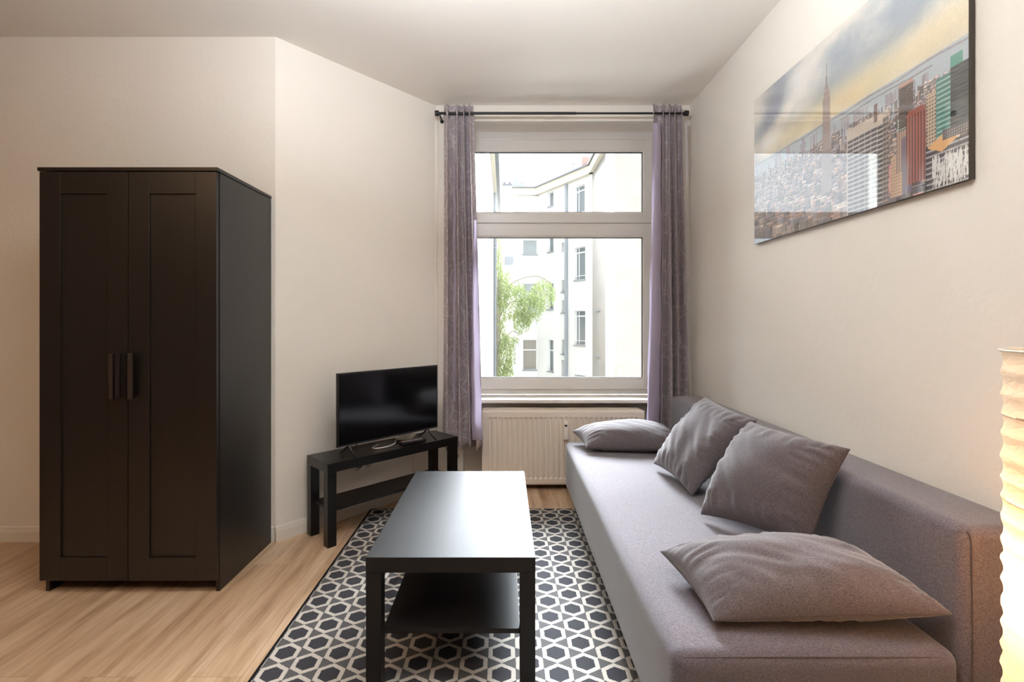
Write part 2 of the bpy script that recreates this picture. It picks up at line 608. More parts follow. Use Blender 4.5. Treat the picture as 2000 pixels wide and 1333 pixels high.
def sash(name, gz0, gz1, oz0, oz1):
    bm = bmesh.new()
    ox0, ox1 = GX0 - .063, GX1 + .063
    frame(bm, ox0, ox1, oz0, oz1, y0, y0 + .06, .063, .063, gz0 - oz0, oz1 - gz1, .004)
    s = obj(name, bm, M['pvc'], win)
    bm = bmesh.new()
    frame(bm, GX0 - .001, GX1 + .001, gz0 - .001, gz1 + .001, y0 + .006, y0 + .03, .010, .010, .010, .010, .002)
    obj('glazing_bead', bm, M['sill'], s)
    bm = bmesh.new()
    frame(bm, GX0 + .009, GX1 - .009, gz0 + .009, gz1 - .009, y0 + .012, y0 + .034, .004, .004, .004, .004, 0)
    obj('gasket', bm, M['gasket'], s)
    obj('glass_pane', B(GX0 + .008, GX1 - .008, y0 + .026, y0 + .030, gz0 + .008, gz1 - .008), M['glass'], s)


sash('upper_sash', zpx(415) - .008, zpx(297) + .012, zpx(435.5), zpx(273))
sash('lower_sash', zpx(738) - .010, zpx(464) + .010, zpx(761), zpx(437.5))
bm = box(bmesh.new(), NX0 + .002, NX1 - .002, 3.537 - 3.76, .03, .6185, .645, .006)
obj('window_sill', bm, M['sill'], win)

# ------------------------------------------------------------------ radiator
RXa, RXb, RY, RZ0, RZ1 = -.160, 1.002, 3.490, .045, .575
rad = thing('radiator', 'cream ribbed panel radiator under the window', 'radiator', ((RXa + RXb) / 2, RY, RZ0))
hw_ = (RXb - RXa) / 2
nr = 32
bm = bmesh.new()
hgt = RZ1 - RZ0
# pressed front panel: vertical flutes that fade at top and bottom
nu, nz = nr * 8, 14
zsn = [0, .012, .018, .040, .052, .15, .25, hgt - .20, hgt - .12, hgt - .060, hgt - .048, hgt - .022, hgt - .012, hgt]
fade = [0, 0, 0, 0, 1, 1, 1, 1, 1, 1, 0, 0, 0, 0]
grid = []
for j, z in enumerate(zsn):
    row = []
    for i in range(nu + 1):
        u = i / nu
        x = -hw_ + .006 + u * (2 * hw_ - .012)
        ph = u * nr
        fr_ = ph - math.floor(ph)
        prof = (1 if .25 < fr_ < .75 else 0) if True else 0
        prof = min(1, max(0, (0.5 - abs(fr_ - .5)) * 8 - 1.2))
        edge = 0 if (u < .03 or u > .97) else 1
        row.append(bm.verts.new((x, .010 * prof * fade[j] * edge * .8 - (0 if j not in (0, len(zsn) - 1) else -.004), z)))
    grid.append(row)
for j in range(len(zsn) - 1):
    for i in range(nu):
        bm.faces.new((grid[j][i], grid[j][i + 1], grid[j + 1][i + 1], grid[j + 1][i]))
obj('front_panel', bm, M['rad'], rad)
bm = bmesh.new()
box(bm, -hw_, -hw_ + .008, -.001, .095, 0, hgt - .004, .002)
box(bm, hw_ - .008, hw_, -.001, .095, 0, hgt - .004, .002)
box(bm, -hw_ + .006, hw_ - .006, .012, .026, .004, hgt - .006, .002)
obj('housing', bm, M['rad'], rad)
bm = bmesh.new()
box(bm, -hw_ + .01, hw_ - .02, .028, .036, hgt - .02, hgt + .006, .001)
box(bm, -hw_ + .01, hw_ - .02, .084, .092, hgt - .02, hgt + .006, .001)
for k in range(46):
    x = -hw_ + .012 + k * (2 * hw_ - .03) / 45
    box(bm, x, x + .008, .034, .086, hgt - .016, hgt - .002)
obj('top_grille', bm, M['rad'], rad)
bm = bmesh.new(); box(bm, -hw_ + .01, hw_ - .01, .078, .090, .004, hgt - .012, .002)
obj('rear_panel', bm, M['rad'], rad)
hmx = (1105 - PU) / F * 3.47 - (RXa + RXb) / 2
hm = obj('heat_meter', B(hmx - .016, hmx + .016, -.028, .004, zpx(860, 3.46) - RZ0, zpx(825, 3.46) - RZ0, .004), M['whiteplastic'], rad)
hm['label'] = 'small white heat cost meter'
obj('display', B(hmx - .010, hmx + .010, -.0292, -.027, zpx(834, 3.46) - RZ0, zpx(830.5, 3.46) - RZ0), M['blackplastic'], hm)
bm = bmesh.new()
cyl(bm, (hw_ - .1, .05, -RZ0), (hw_ - .1, .05, .02), .009); obj('foot', bm, M['dark'], rad)
bm = bmesh.new(); cyl(bm, (-hw_ + .1, .05, -RZ0), (-hw_ + .1, .05, .02), .009)
obj('foot', bm, M['dark'], rad)

# ------------------------------------------------------------------ wardrobe
WXa, WXb, Wy0, Wy1 = -2.075, -1.280, 2.178, 2.684
wd = thing('wardrobe', 'tall black-brown two-door wardrobe standing against the left wall', 'wardrobe', ((WXa + WXb) / 2, Wy0, 0))
hw_ = (WXb - WXa) / 2
dp = Wy1 - Wy0
bm = bmesh.new()
for s in (-1, 1):
    xa, xb = (-hw_ + .012, -hw_ + .030) if s < 0 else (hw_ - .018, hw_)
    if s > 0: xa, xb = hw_ - .018, hw_ + .0
    box(bm, xa, xb, .022, dp, 0, 1.884, .001)
box(bm, -hw_ + .03, hw_ - .018, .022, dp, .059, .075)
box(bm, -hw_ + .03, hw_ - .018, .08, .09, .0, .060) if False else None
box(bm, -hw_ + .03, hw_ - .018, dp - .01, dp, .059, 1.884)
box(bm, -hw_ + .03, hw_ - .018, .06, dp - .01, 1.50, 1.516)
obj('body', bm, M['wardrobe'], wd)
obj('top_panel', B(-hw_ - .004, hw_ + .003, -.002, dp, 1.886, 1.902, .001), M['wardrobe'], wd)
xm = (250 - PU) / F * Wy0 - (WXa + WXb) / 2


def door(xa, xb, hx):
    st = .093
    z0_, z1_ = .059, 1.882
    bm = bmesh.new()
    box(bm, xa, xa + st, 0, .020, z0_, z1_, .0012)
    box(bm, xb - st, xb, 0, .020, z0_, z1_, .0012)
    box(bm, xa + st, xb - st, 0, .020, z0_, z0_ + .103, 0)
    box(bm, xa + st, xb - st, 0, .020, z1_ - .097, z1_, 0)
    box(bm, xa + st - .002, xb - st + .002, .008, .018, z0_ + .1, z1_ - .09)
    d = obj('door', bm, M['wardrobe'], wd)
    bm = bmesh.new()
    zh0, zh1 = .872, 1.074
    box(bm, hx - .0125, hx + .0125, -.034, -.028, zh0, zh1, .001)
    side = -.0125 if hx > xm else .0065
    box(bm, hx + side, hx + side + .006, -.034, .0, zh0, zh1, .001)
    h = obj('handle', bm, M['handle'], d)
    h['label'] = 'dark metal bar handle'


door(-hw_ + .004, xm - .0015, xm - .048)
door(xm + .0015, hw_ - .003, xm + .030)

# ------------------------------------------------------------------ side tables of the same make
def lack(name, label, loc, rz, L, D, Hh, leg, top, sz, mat, shelf_in, group=None):
    """L along local x, D along local y"""
    t = thing(name, label, 'table' if name == 'coffee_table' else 'bench', loc, rz)
    obj('tabletop', B(-L / 2, L / 2, -D / 2, D / 2, Hh - top, Hh, .0015), mat, t)
    for sx_ in (-1, 1):
        for sy_ in (-1, 1):
            x, y = sx_ * (L / 2 - leg / 2 - .0004), sy_ * (D / 2 - leg / 2 - .0004)
            obj('leg', B(x - leg / 2, x + leg / 2, y - leg / 2, y + leg / 2, 0, Hh - top - .0006, .0015), mat, t)
    a, b = shelf_in
    obj('shelf', B(-L / 2 + a, L / 2 - a, -D / 2 + b, D / 2 - b, sz - .016, sz, .001), mat, t)
    return t


lack('coffee_table', 'black-brown low coffee table with a lower shelf standing on the patterned rug', (-.174, 2.0355, .007), 0, .55, .907, .445, .05, .05, .197, M['lack'], (.050, .028))
bdir = Vector((.633, .637)).normalized()
bang = math.atan2(bdir.y, bdir.x)
bn = Vector((-bdir.y, bdir.x))
bf = Vector((-.942, 2.6076))
bc = bf + bdir * .449 + bn * .13
lack('tv_bench', 'narrow black bench with a lower shelf carrying the television', (bc.x, bc.y, 0), bang, .898, .26, .45, .05, .05, .195, M['lack2'], (.028, .028))


def bench(px_, py_, Z): return bf + bdir * px_ + bn * py_


# ------------------------------------------------------------------ television
pBL, pBR = at(659, 877, 2.70), at(855, 836, 3.225)
tdir = Vector((pBR.x - pBL.x, pBR.y - pBL.y)); tw = tdir.length; tdir.normalize()
tang = math.atan2(tdir.y, tdir.x)
tv = thing('television', 'flat black television standing on the narrow bench by the curtain', 'television', (pBL.x, pBL.y, .45), tang)
tz0, tz1 = .062, .475
obj('housing', B(0, tw, .0, .018, tz0, tz1, .003), M['blackplastic'], tv)
obj('rear_cover', B(.10, tw - .10, .016, .055, tz0 + .01, tz0 + .26, .012), M['blackplastic'], tv)
obj('screen', B(.010, tw - .010, -.0016, .002, tz0 + .014, tz1 - .010), M['screen'], tv)
bm = B(.002, tw - .002, -.003, .002, tz0 + .001, tz0 + .005, .0008)
o = obj('bezel_strip', bm, plain('bezel_grey', lin(80, 80, 84), .3), tv)
o['label'] = 'thin grey trim line along the lower edge'
for fx in (.075, tw - .075):
    bm = bmesh.new()
    tube(bm, [(fx, .012, tz0 + .006), (fx, -.02, .035), (fx, -.075, .0065)], .0065, 8)
    tube(bm, [(fx, .012, tz0 + .006), (fx, .05, .035), (fx, .10, .0065)], .0065, 8)
    obj('foot', bm, M['blackplastic'], tv)

# remote control on the bench
rc = bench(.58, .055, 0)
r_ang = bang - .08
rem = thing('remote_control', 'dark remote control lying on the bench in front of the television', 'remote control', (rc.x, rc.y, .4515), r_ang)
obj('case', B(-.085, .085, -.022, .022, 0, .018, .005), M['blackplastic'], rem)
for i in range(9):
    for j in range(3):
        x, y = -.068 + i * .016, -.012 + j * .012
        red = (i == 0 and j == 2)
        b_ = obj('button', B(x - .0045, x + .0045, y - .0035, y + .0035, .0175, .0205, .001), M['redbutton'] if red else M['button'], rem)
        if red: b_['label'] = 'red power button'

# cables
c1 = [bench(.40, .16, 0), bench(.33, .11, 0), bench(.38, .075, 0), bench(.47, .10, 0), bench(.53, .17, 0)]
bm = tube(bmesh.new(), [(p.x, p.y, .4565) for p in c1], .0035, 8)
tag(obj('cable', bm, M['whiteplastic'], smooth=True), 'white cable curling out under the television on the bench', 'cable')
bm = bmesh.new()
for k in range(4):
    cc = bench(.60 + k * .006, .185 + k * .002, 0)
    tube(bm, [(cc.x + math.cos(a) * (.052 + .003 * k) * 1.0, cc.y + math.sin(a) * (.030 + .002 * k), .4560 + .0068 * k) for a in [2 * PI * i / 12 for i in range(12)]], .0033, 8, True)
tag(obj('coiled_cable', bm, M['whiteplastic'], smooth=True), 'pale coiled cable lying behind the remote under the television', 'cable')
pc = bench(.335, .275, 0)
bm = bmesh.new()
tube(bm, [(pc.x - .02, pc.y + .004, .452), (pc.x - .014, pc.y, .35), (pc.x - .016, pc.y, .318), (pc.x, pc.y, .303), (pc.x + .016, pc.y, .318), (pc.x + .02, pc.y, .345),
          (pc.x + .010, pc.y - .002, .372), (pc.x - .004, pc.y + .002, .355), (pc.x - .006, pc.y + .002, .325)], .0042, 8)
tag(obj('cable', bm, M['blackplastic'], smooth=True), 'black cable loop hanging behind the bench', 'cable')

wdir = Vector((KX - CX, WY - LY)).normalized()
wn = Vector((wdir.y, -wdir.x))          # into the room


def wall_pt(px_, off=0.0):
    """point on the slanted wall seen at pixel column px_"""
    k = (px_ - PU) / F
    s = (k * LY - CX) / (wdir.x - k * wdir.y)
    return Vector((CX, LY)) + wdir * s + wn * off


p = wall_pt(806)
zc = [zpx(884, p.y), zpx(900, p.y), zpx(915, p.y), .10]
bm = tube(bmesh.new(), [(p.x + wn.x * .006, p.y + wn.y * .006, .47)] + [(p.x + wn.x * .006 + dx, p.y + wn.y * .006, z) for z, dx in zip(zc, (0, .004, -.002, 0))], .003, 6)
tag(obj('cable', bm, M['whiteplastic'], smooth=True), 'thin pale cable running down the slanted wall behind the bench', 'cable')


def socket(name, label, loc, rz, wide=1):
    t_ = thing(name, label, 'socket', loc, rz)
    obj('plate', B(-.04 * wide, .04 * wide, -.010, .0, -.04, .04, .003), M['whiteplastic'], t_)
    for k in range(wide):
        cx_ = (k - (wide - 1) / 2) * .075
        bm = bmesh.new(); cyl(bm, (cx_, -.0105, 0), (cx_, -.006, 0), .021, .021, 24)
        s_ = obj('outlet', bm, plain('socket_recess', lin(196, 190, 182), .4), t_)
        bm = bmesh.new()
        for q in (-.009, .009): cyl(bm, (cx_ + q, -.0112, 0), (cx_ + q, -.010, 0), .003, .003, 10)
        obj('pin_hole', bm, M['dark'], s_)
    return t_


p = wall_pt(707)
socket('wall_socket', 'cream double socket on the slanted wall under the bench top', (p.x + wn.x * .0005, p.y + wn.y * .0005, zpx(911, p.y)), math.atan2(wdir.y, wdir.x), 2)
socket('wall_socket', 'single cream socket on the window wall below the left curtain', (-.345, WY - .0005, zpx(890, WY)), 0)

# white cable in the corner left of the curtain
cor = Vector((KX + .016, WY - .010))
bm = tube(bmesh.new(), [(cor.x - .012, cor.y - .02, CZ - .003), (cor.x - .014, cor.y - .02, 2.74), (cor.x + .004, cor.y - .004, 2.66), (cor.x + .006, cor.y, 2.3), (cor.x, cor.y, 1.7),
                        (cor.x + .005, cor.y, 1.2), (cor.x, cor.y, .5), (cor.x, cor.y, .10)], .0045, 8)
tag(obj('cable', bm, M['whiteplastic'], smooth=True), 'white cable running down the corner left of the curtain', 'cable')

# ------------------------------------------------------------------ curtain rod and curtains
ROY, ROZ = 3.415, H + (PV - 221.5) / F * 3.415
xr0, xr1 = (856 - PU) / F * ROY, (1338 - PU) / F * ROY
rod = thing('curtain_rod', 'thin black curtain rod above the window', 'curtain rod', ((xr0 + xr1) / 2, ROY, ROZ))
L2 = (xr1 - xr0) / 2
bm = bmesh.new(); cyl(bm, (-L2, 0, .000), (.10, 0, 0), .0095); cyl(bm, (.06, 0, 0), (L2, 0, 0), .0075)
obj('pole', bm, M['blackmetal'], rod)
for s in (-1, 1):
    bm = bmesh.new(); cyl(bm, (s * (L2 - .004), 0, 0), (s * (L2 + .022), 0, 0), .019, .019, 24)
    obj('finial', bm, M['blackmetal'], rod)
    bm = bmesh.new(); cyl(bm, (s * (L2 - .008), 0, 0), (s * (L2 - .008), WY - ROY - .001, 0), .006)
    cyl(bm, (s * (L2 - .008), WY - ROY - .006, 0), (s * (L2 - .008), WY - ROY - .0005, 0), .014)
    obj('bracket', bm, M['blackmetal'], rod)


def curtain(label, xa_t, xb_t, xa_b, xb_b, ztop, zbot, folds, ph0, seed, widths=None, flip=1):
    """cloth gathered into folds; widths: relative width of each fold"""
    rnd = random.Random(seed)
    t_ = thing('curtain', label, 'curtain', ((xa_b + xb_b) / 2, ROY, zbot), group='grey-purple curtains at the window')
    ox, oy, oz = t_.location
    nseg = folds * 22
    nzz = 60
    widths = widths or [1] * folds
    tw_ = sum(widths)
    cum = [0]
    for w_ in widths: cum.append(cum[-1] + w_ / tw_)
    verts, faces, uvs = [], [], []
    arc = [0]
    amp = [.052 + .012 * rnd.random() for _ in range(folds)]

    def pt(i, zz):
        f_ = i / 22
        k = min(int(f_), folds - 1)
        q = f_ - k
        u = cum[k] + (cum[k + 1] - cum[k]) * q
        a = 2 * PI * q
        wloc = (cum[k + 1] - cum[k])
        u2 = u + flip * math.sin(a + .4) * wloc * .24
        tt = 1 - zz
        xa = xa_t + (xa_b - xa_t) * tt ** 1.1
        xb = xb_t + (xb_b - xb_t) * tt ** 1.1
        x = xa + (xb - xa) * (u2)
        yy = math.cos(a + ph0) * amp[k] * (.62 + .38 * tt ** .5) * (1 - .15 * math.sin(3.1 * tt + k))
        yy *= 1 - .5 * max(0, min(1, (zz * (ztop - zbot) + zbot - ROZ) / (ztop - ROZ)))
        yy += .006 * math.sin(5 * tt + i * .3) + .004 * noise.noise(Vector((i * .12, tt * 5, seed)))
        x += .004 * math.sin(4 * tt + k * 2.1) * tt
        return x, yy

    prev = None
    for i in range(nseg + 1):
        x, yy = pt(i, 0.5)
        if prev: arc.append(arc[-1] + math.hypot(x - prev[0], yy - prev[1]))
        prev = (x, yy)
    zq = [k / 46 * (ROZ - .05 - zbot) / (ztop - zbot) for k in range(47)]
    zq += [zq[-1] + (1 - zq[-1]) * k / 24 for k in range(1, 25)]
    nzz = len(zq) - 1
    for j in range(nzz + 1):
        zz = zq[j]
        z = zbot + (ztop - zbot) * zz
        for i in range(nseg + 1):
            x, yy = pt(i, zz)
            lift = .012 * math.sin(i * .29) if j == nzz else 0
            verts.append((x - ox, yy, z - oz + lift * .5))
            uvs.append((arc[i], z))
    n_ = nseg + 1
    for j in range(nzz):
        for i in range(nseg):
            q4 = (j * n_ + i, j * n_ + i + 1, (j + 1) * n_ + i + 1, (j + 1) * n_ + i)
            cy_ = sum(verts[k][1] for k in q4) / 4
            cz_ = sum(verts[k][2] for k in q4) / 4 + oz - ROZ
            if cy_ * cy_ + cz_ * cz_ < .019 ** 2: continue          # punched hole for the rod
            faces.append(q4)
    zR = (ROZ - zbot) / (ztop - zbot)
    for i in range(nseg):
        a_, b_ = pt(i, zR), pt(i + 1, zR)
        if a_[1] * b_[1] <= 0:
            tx, ty = b_[0] - a_[0], b_[1] - a_[1]
            tl = math.hypot(tx, ty); tx /= tl; ty /= tl
            bm = tube(bmesh.new(), [((a_[0] + b_[0]) / 2 - ox + tx * .021 * math.cos(w_), ty * .021 * math.cos(w_), ROZ - oz + .021 * math.sin(w_)) for w_ in [2 * PI * q_ / 12 for q_ in range(12)]], .003, 6, True)
            obj('eyelet', bm, M['steel'], t_, smooth=True)['label'] = 'silver ring eyelet'
    cl = obj('cloth', (verts, faces), M['curtain'], t_, smooth=True)
    uvl = cl.data.uv_layers.new(name='UVMap')
    for lp in cl.data.loops:
        uvl.data[lp.index].uv = uvs[lp.vertex_index]
    so = cl.modifiers.new('thickness', 'SOLIDIFY'); so.thickness = .0015
    return t_, pt


ct, ptL = curtain('left curtain of grey-purple cloth with pale rings, hanging beside the television', xr0 + .030, (923 - PU) / F * 3.40, (860 - PU) / F * 3.38, (941 - PU) / F * 3.38,
                  2.728, H - (878 - PV) / F * 3.40, 4, .4, 3, [1.5, 1.0, .75, .75])
ct2, ptR = curtain('right curtain of grey-purple cloth with pale rings, hanging behind the end of the sofa', (1277 - PU) / F * 3.40, xr1 - .028, (1265 - PU) / F * 3.38, (1346 - PU) / F * 3.38,
                   2.728, .32, 4, 2.6, 11, [1.35, .9, .75, 1.0], -1)
bm = None
# pale lining edge of the right curtain next to the wall
bm = bmesh.new()
za, zb_ = 2.62 - .32, .0
x1t, x1b = (1341 - PU) / F * 3.46 - ct2.location.x, (1351 - PU) / F * 3.46 - ct2.location.x
vs_ = []
for k in range(20):
    q = k / 19
    x = x1b + (x1t - x1b) * q + .002 * math.sin(q * 9)
    vs_.append((bm.verts.new((x - .018, .045, q * za)), bm.verts.new((x, .03, q * za)), bm.verts.new((x + .001, .05, q * za))))
for a, b in zip(vs_, vs_[1:]):
    bm.faces.new((a[0], a[1], b[1], b[0])); bm.faces.new((a[1], a[2], b[2], b[1]))
obj('lining', bm, M['lining'], ct2, smooth=True)['label'] = 'white lining edge'



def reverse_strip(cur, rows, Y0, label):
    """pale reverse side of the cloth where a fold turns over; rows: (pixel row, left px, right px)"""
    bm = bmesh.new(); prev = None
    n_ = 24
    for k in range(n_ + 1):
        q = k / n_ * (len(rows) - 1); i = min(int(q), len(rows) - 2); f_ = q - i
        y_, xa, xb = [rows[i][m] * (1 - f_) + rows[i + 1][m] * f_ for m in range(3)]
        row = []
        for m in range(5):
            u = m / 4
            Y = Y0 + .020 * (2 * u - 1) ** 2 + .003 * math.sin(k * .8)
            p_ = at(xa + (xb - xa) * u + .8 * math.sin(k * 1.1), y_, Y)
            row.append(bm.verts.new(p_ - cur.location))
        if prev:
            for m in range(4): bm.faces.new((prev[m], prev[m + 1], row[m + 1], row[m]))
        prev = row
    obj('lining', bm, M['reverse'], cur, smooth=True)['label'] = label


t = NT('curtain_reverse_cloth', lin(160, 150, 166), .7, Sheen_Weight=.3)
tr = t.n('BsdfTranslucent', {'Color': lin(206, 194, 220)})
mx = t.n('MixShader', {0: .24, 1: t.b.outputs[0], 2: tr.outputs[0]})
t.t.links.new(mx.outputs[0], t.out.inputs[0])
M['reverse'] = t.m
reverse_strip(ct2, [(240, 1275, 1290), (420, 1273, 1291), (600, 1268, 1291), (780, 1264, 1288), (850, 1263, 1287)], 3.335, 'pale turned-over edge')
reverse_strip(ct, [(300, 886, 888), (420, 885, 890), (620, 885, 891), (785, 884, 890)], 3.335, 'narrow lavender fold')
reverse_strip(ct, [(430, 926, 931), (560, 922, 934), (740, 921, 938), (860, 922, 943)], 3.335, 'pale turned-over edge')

# ------------------------------------------------------------------ rug
bm = B(-.862, .74, .6, 3.149, 0, .007, .002)
tag(obj('rug', bm, M['rug']), 'black and cream hexagon-patterned rug under the coffee table', 'rug')

# ------------------------------------------------------------------ sofa
SX0, SXM, SX1, SY0, SY1, SZ0, SZ1, SZB = .412, 1.118, 1.332, 1.19, 3.30, .095, .405, .712
sofa = thing('sofa', 'long grey woven sofa bed with a straight backrest against the right wall', 'sofa', (SX0, SY0, 0))


def soft_box(x0, x1, y0_, y1_, z0_, z1_, r, crown=.0, nx=14, ny=40, nz_=10):
    """rounded upholstery block with a slight crown and gentle unevenness"""
    bm = bmesh.new()
    bmesh.ops.create_cube(bm, size=1)
    bmesh.ops.subdivide_edges(bm, edges=list(bm.edges), cuts=23, use_grid_fill=True)
    hx, hy, hz = (x1 - x0) / 2, (y1_ - y0_) / 2, (z1_ - z0_) / 2
    c = Vector(((x0 + x1) / 2, (y0_ + y1_) / 2, (z0_ + z1_) / 2))

    def warp(a, h):
        # concentrate rows of vertices in the rounded rim
        s = 1 if a >= 0 else -1
        a = abs(a) * 2
        k = .75
        inner = (h - r) / h
        return s * h * (a / k * inner if a < k else inner + (a - k) / (1 - k) * (1 - inner))
    for v in bm.verts:
        p = Vector((warp(v.co.x, hx), warp(v.co.y, hy), warp(v.co.z, hz)))
        q = Vector((max(-hx + r, min(hx - r, p.x)), max(-hy + r, min(hy - r, p.y)), max(-hz + r, min(hz - r, p.z))))
        d = p - q
        if d.length > 1e-6:
            d = d.normalized() * r
            p = q + d
        if crown:
            n_ = max(0, 1 - (p.x / hx) ** 2) * max(0, 1 - (p.y / hy) ** 2)
            if p.z > 0: p.z += crown * n_
        w_ = noise.noise(Vector((p.x * 3.1, p.y * 2.3, p.z * 4))) * .0035
        p += d.normalized() * w_ if d.length > 1e-6 else Vector((0, 0, 0))
        v.co = p + c
    return bm


ox, oy = SX0, SY0
obj('seat', soft_box(0, SXM - ox, 0, SY1 - oy, SZ0, SZ1, .034, .006), M['sofa'], sofa, smooth=True)
obj('backrest', soft_box(SXM + .004 - ox, SX1 - ox, 0.006, SY1 - oy, SZ0, SZB, .028, .004), M['sofa'], sofa, smooth=True)
bm = bmesh.new()
xs_ = SXM + .012 - ox
tube(bm, [(xs_ + .012, .0045, SZ0 + .03), (xs_ + .013, .0045, .35), (xs_ + .013, .0045, .6), (xs_ + .010, .0045, SZB - .03), (xs_ + .006, .012, SZB - .012)], .0016, 6)
obj('backrest_seam', bm, M['seam'], sofa)
bm = bmesh.new()
tube(bm, [(.03, .0085, SZ1 - .012), (.2, .0065, SZ1 - .010), (.45, .0065, SZ1 - .010), (SXM - ox - .03, .0085, SZ1 - .012)], .0013, 6)
obj('seat_seam', bm, M['seam'], sofa)
obj('underframe', B(.10, SX1 - ox - .06, .10, SY1 - oy - .10, .045, SZ0 + .01), M['dark'], sofa)
for fx in (.14, SX1 - ox - .12):
    for fy in (.16, SY1 - oy - .16):
        bm = bmesh.new(); cyl(bm, (fx, fy, .0075), (fx, fy, .05), .022, .026)
        obj('leg', bm, M['blackplastic'], sofa)


# ------------------------------------------------------------------ cushions
def cushion(label, corners, t_up, t_dn, seed, wr_amp=.004, seat=SZ1 + .008, against=True, power=.42, ear=.055):
    """corners: TL, TR, BR, BL in metres; t_up / t_dn: thickness to either side of the seam plane"""
    rnd = random.Random(seed)
    C = [Vector(c) for c in corners]
    N = 64
    cen = sum(C, Vector()) / 4
    nrm = (C[1] - C[0]).cross(C[3] - C[0]); nrm = -nrm.normalized()
    verts, faces = [], []
    idx = {}

    def P(s, t):
        # concave sides, pointed corners
        cs = ear * (1 - t * t)
        ct_ = ear * (1 - s * s)
        s2 = s * (1 - cs * (abs(s) ** 3))
        t2 = t * (1 - ct_ * (abs(t) ** 3))
        a, b = (s2 + 1) / 2, (t2 + 1) / 2
        top = C[0].lerp(C[1], a)
        bot = C[3].lerp(C[2], a)
        return bot.lerp(top, b)

    for side in (0, 1):
        for j in range(N + 1):
            for i in range(N + 1):
                rim = i in (0, N) or j in (0, N)
                if side and rim:
                    idx[(1, i, j)] = idx[(0, i, j)]
                    continue
                s = math.sin((i / N - .5) * PI)
                t = math.sin((j / N - .5) * PI)
                p_ = P(s, t)
                g = max(0, (1 - s * s)) * max(0, (1 - t * t))
                h = g ** power
                # shallow puckers running in from the seam
                e = (1 - min(1, (1 - max(abs(s), abs(t))) / .45))
                if abs(s) > abs(t): c_ = t * 9 + seed
                else: c_ = s * 9 + seed * 2.3
                puck = noise.noise(Vector((c_ * 1.15, seed * 1.31, side))) * e * (1 - e) * 4
                broad = noise.noise(Vector((s * 1.6, t * 1.6, seed + side * 7)))
                diag = noise.noise(Vector(((s + t) * 4.5, (s - t) * 1.1, seed * 3 + side)))
                th = (t_up if side == 0 else t_dn) * h
                th += (puck * wr_amp * 1.4 + (broad * wr_amp * 1.6 + diag * wr_amp * .9) * min(1, g * 2.2)) * (1 if g > 0 else 0)
                if side == 0 and (t_up > 0): th = max(th, 0)
                p_ = p_ + nrm * (th if side == 0 else -max(th, 0))
                if p_.z < seat: p_.z = seat
                if against and p_.z < SZB + .010 and p_.x > SXM - .004: p_.x = SXM - .004
                if against and p_.z >= SZB + .010 and p_.x > SXM - .004 and p_.z < SZB + .012: p_.z = SZB + .012
                idx[(side, i, j)] = len(verts)
                verts.append(p_)
    for side in (0, 1):
        for j in range(N):
            for i in range(N):
                q = [idx[(side, i, j)], idx[(side, i + 1, j)], idx[(side, i + 1, j + 1)], idx[(side, i, j + 1)]]
                if side: q.reverse()
                if len(set(q)) > 2: faces.append(q)
    base = Vector((cen.x, cen.y, min(v.z for v in verts)))
    th_ = thing('cushion', label, 'cushion', base, group='grey cushions on the sofa')
    o = obj('cover', ([v - base for v in verts], faces), M['cushion'], th_, smooth=True)
    # seam piping
    loop = [idx[(0, i, 0)] for i in range(N)] + [idx[(0, N, j)] for j in range(N)] + [idx[(0, i, N)] for i in range(N, 0, -1)] + [idx[(0, 0, j)] for j in range(N, 0, -1)]
    bm = tube(bmesh.new(), [verts[k] - base for k in loop[::3]], .0011, 5, True)
    obj('seam', bm, M['seam'], th_)
    return th_


cushion('lying grey cushion at the far end of the sofa next to the radiator', [(.455, 3.27, .475), (1.08, 3.29, .50), (1.10, 2.90, .450), (.500, 2.985, .440)], .112, .05, 4, .005, power=.45)
cushion('upright grey cushion leaning on the backrest, farther from the lamp', [(1.105, 2.66, .805), (1.112, 2.15, .780), (.860, 2.24, .415), (.815, 2.66, .440)], .100, .055, 9, .009, ear=.08)
cushion('upright grey cushion leaning on the backrest, nearer to the lamp', [(1.072, 2.12, .780), (1.112, 1.572, .805), (1.03, 1.645, .45), (.800, 1.99, .430)], .120, .035, 14, .007, ear=.085)
cushion('large lying grey cushion at the near end of the sofa beside the paper lamp', [(.505, 1.585, .470), (1.06, 1.53, .50), (1.112, 1.212, .490), (.545, 1.275, .435)], .118, .055, 23, .008, power=.45)

# ------------------------------------------------------------------ picture on the right wall
PY0, PY1, PZ0, PZ1 = 1.400, 2.600, 1.625, 2.388
pic = thing('wall_picture', 'wide glossy picture of a city skyline hanging on the right wall above the sofa', 'picture', (RX - .001, PY0, PZ0))


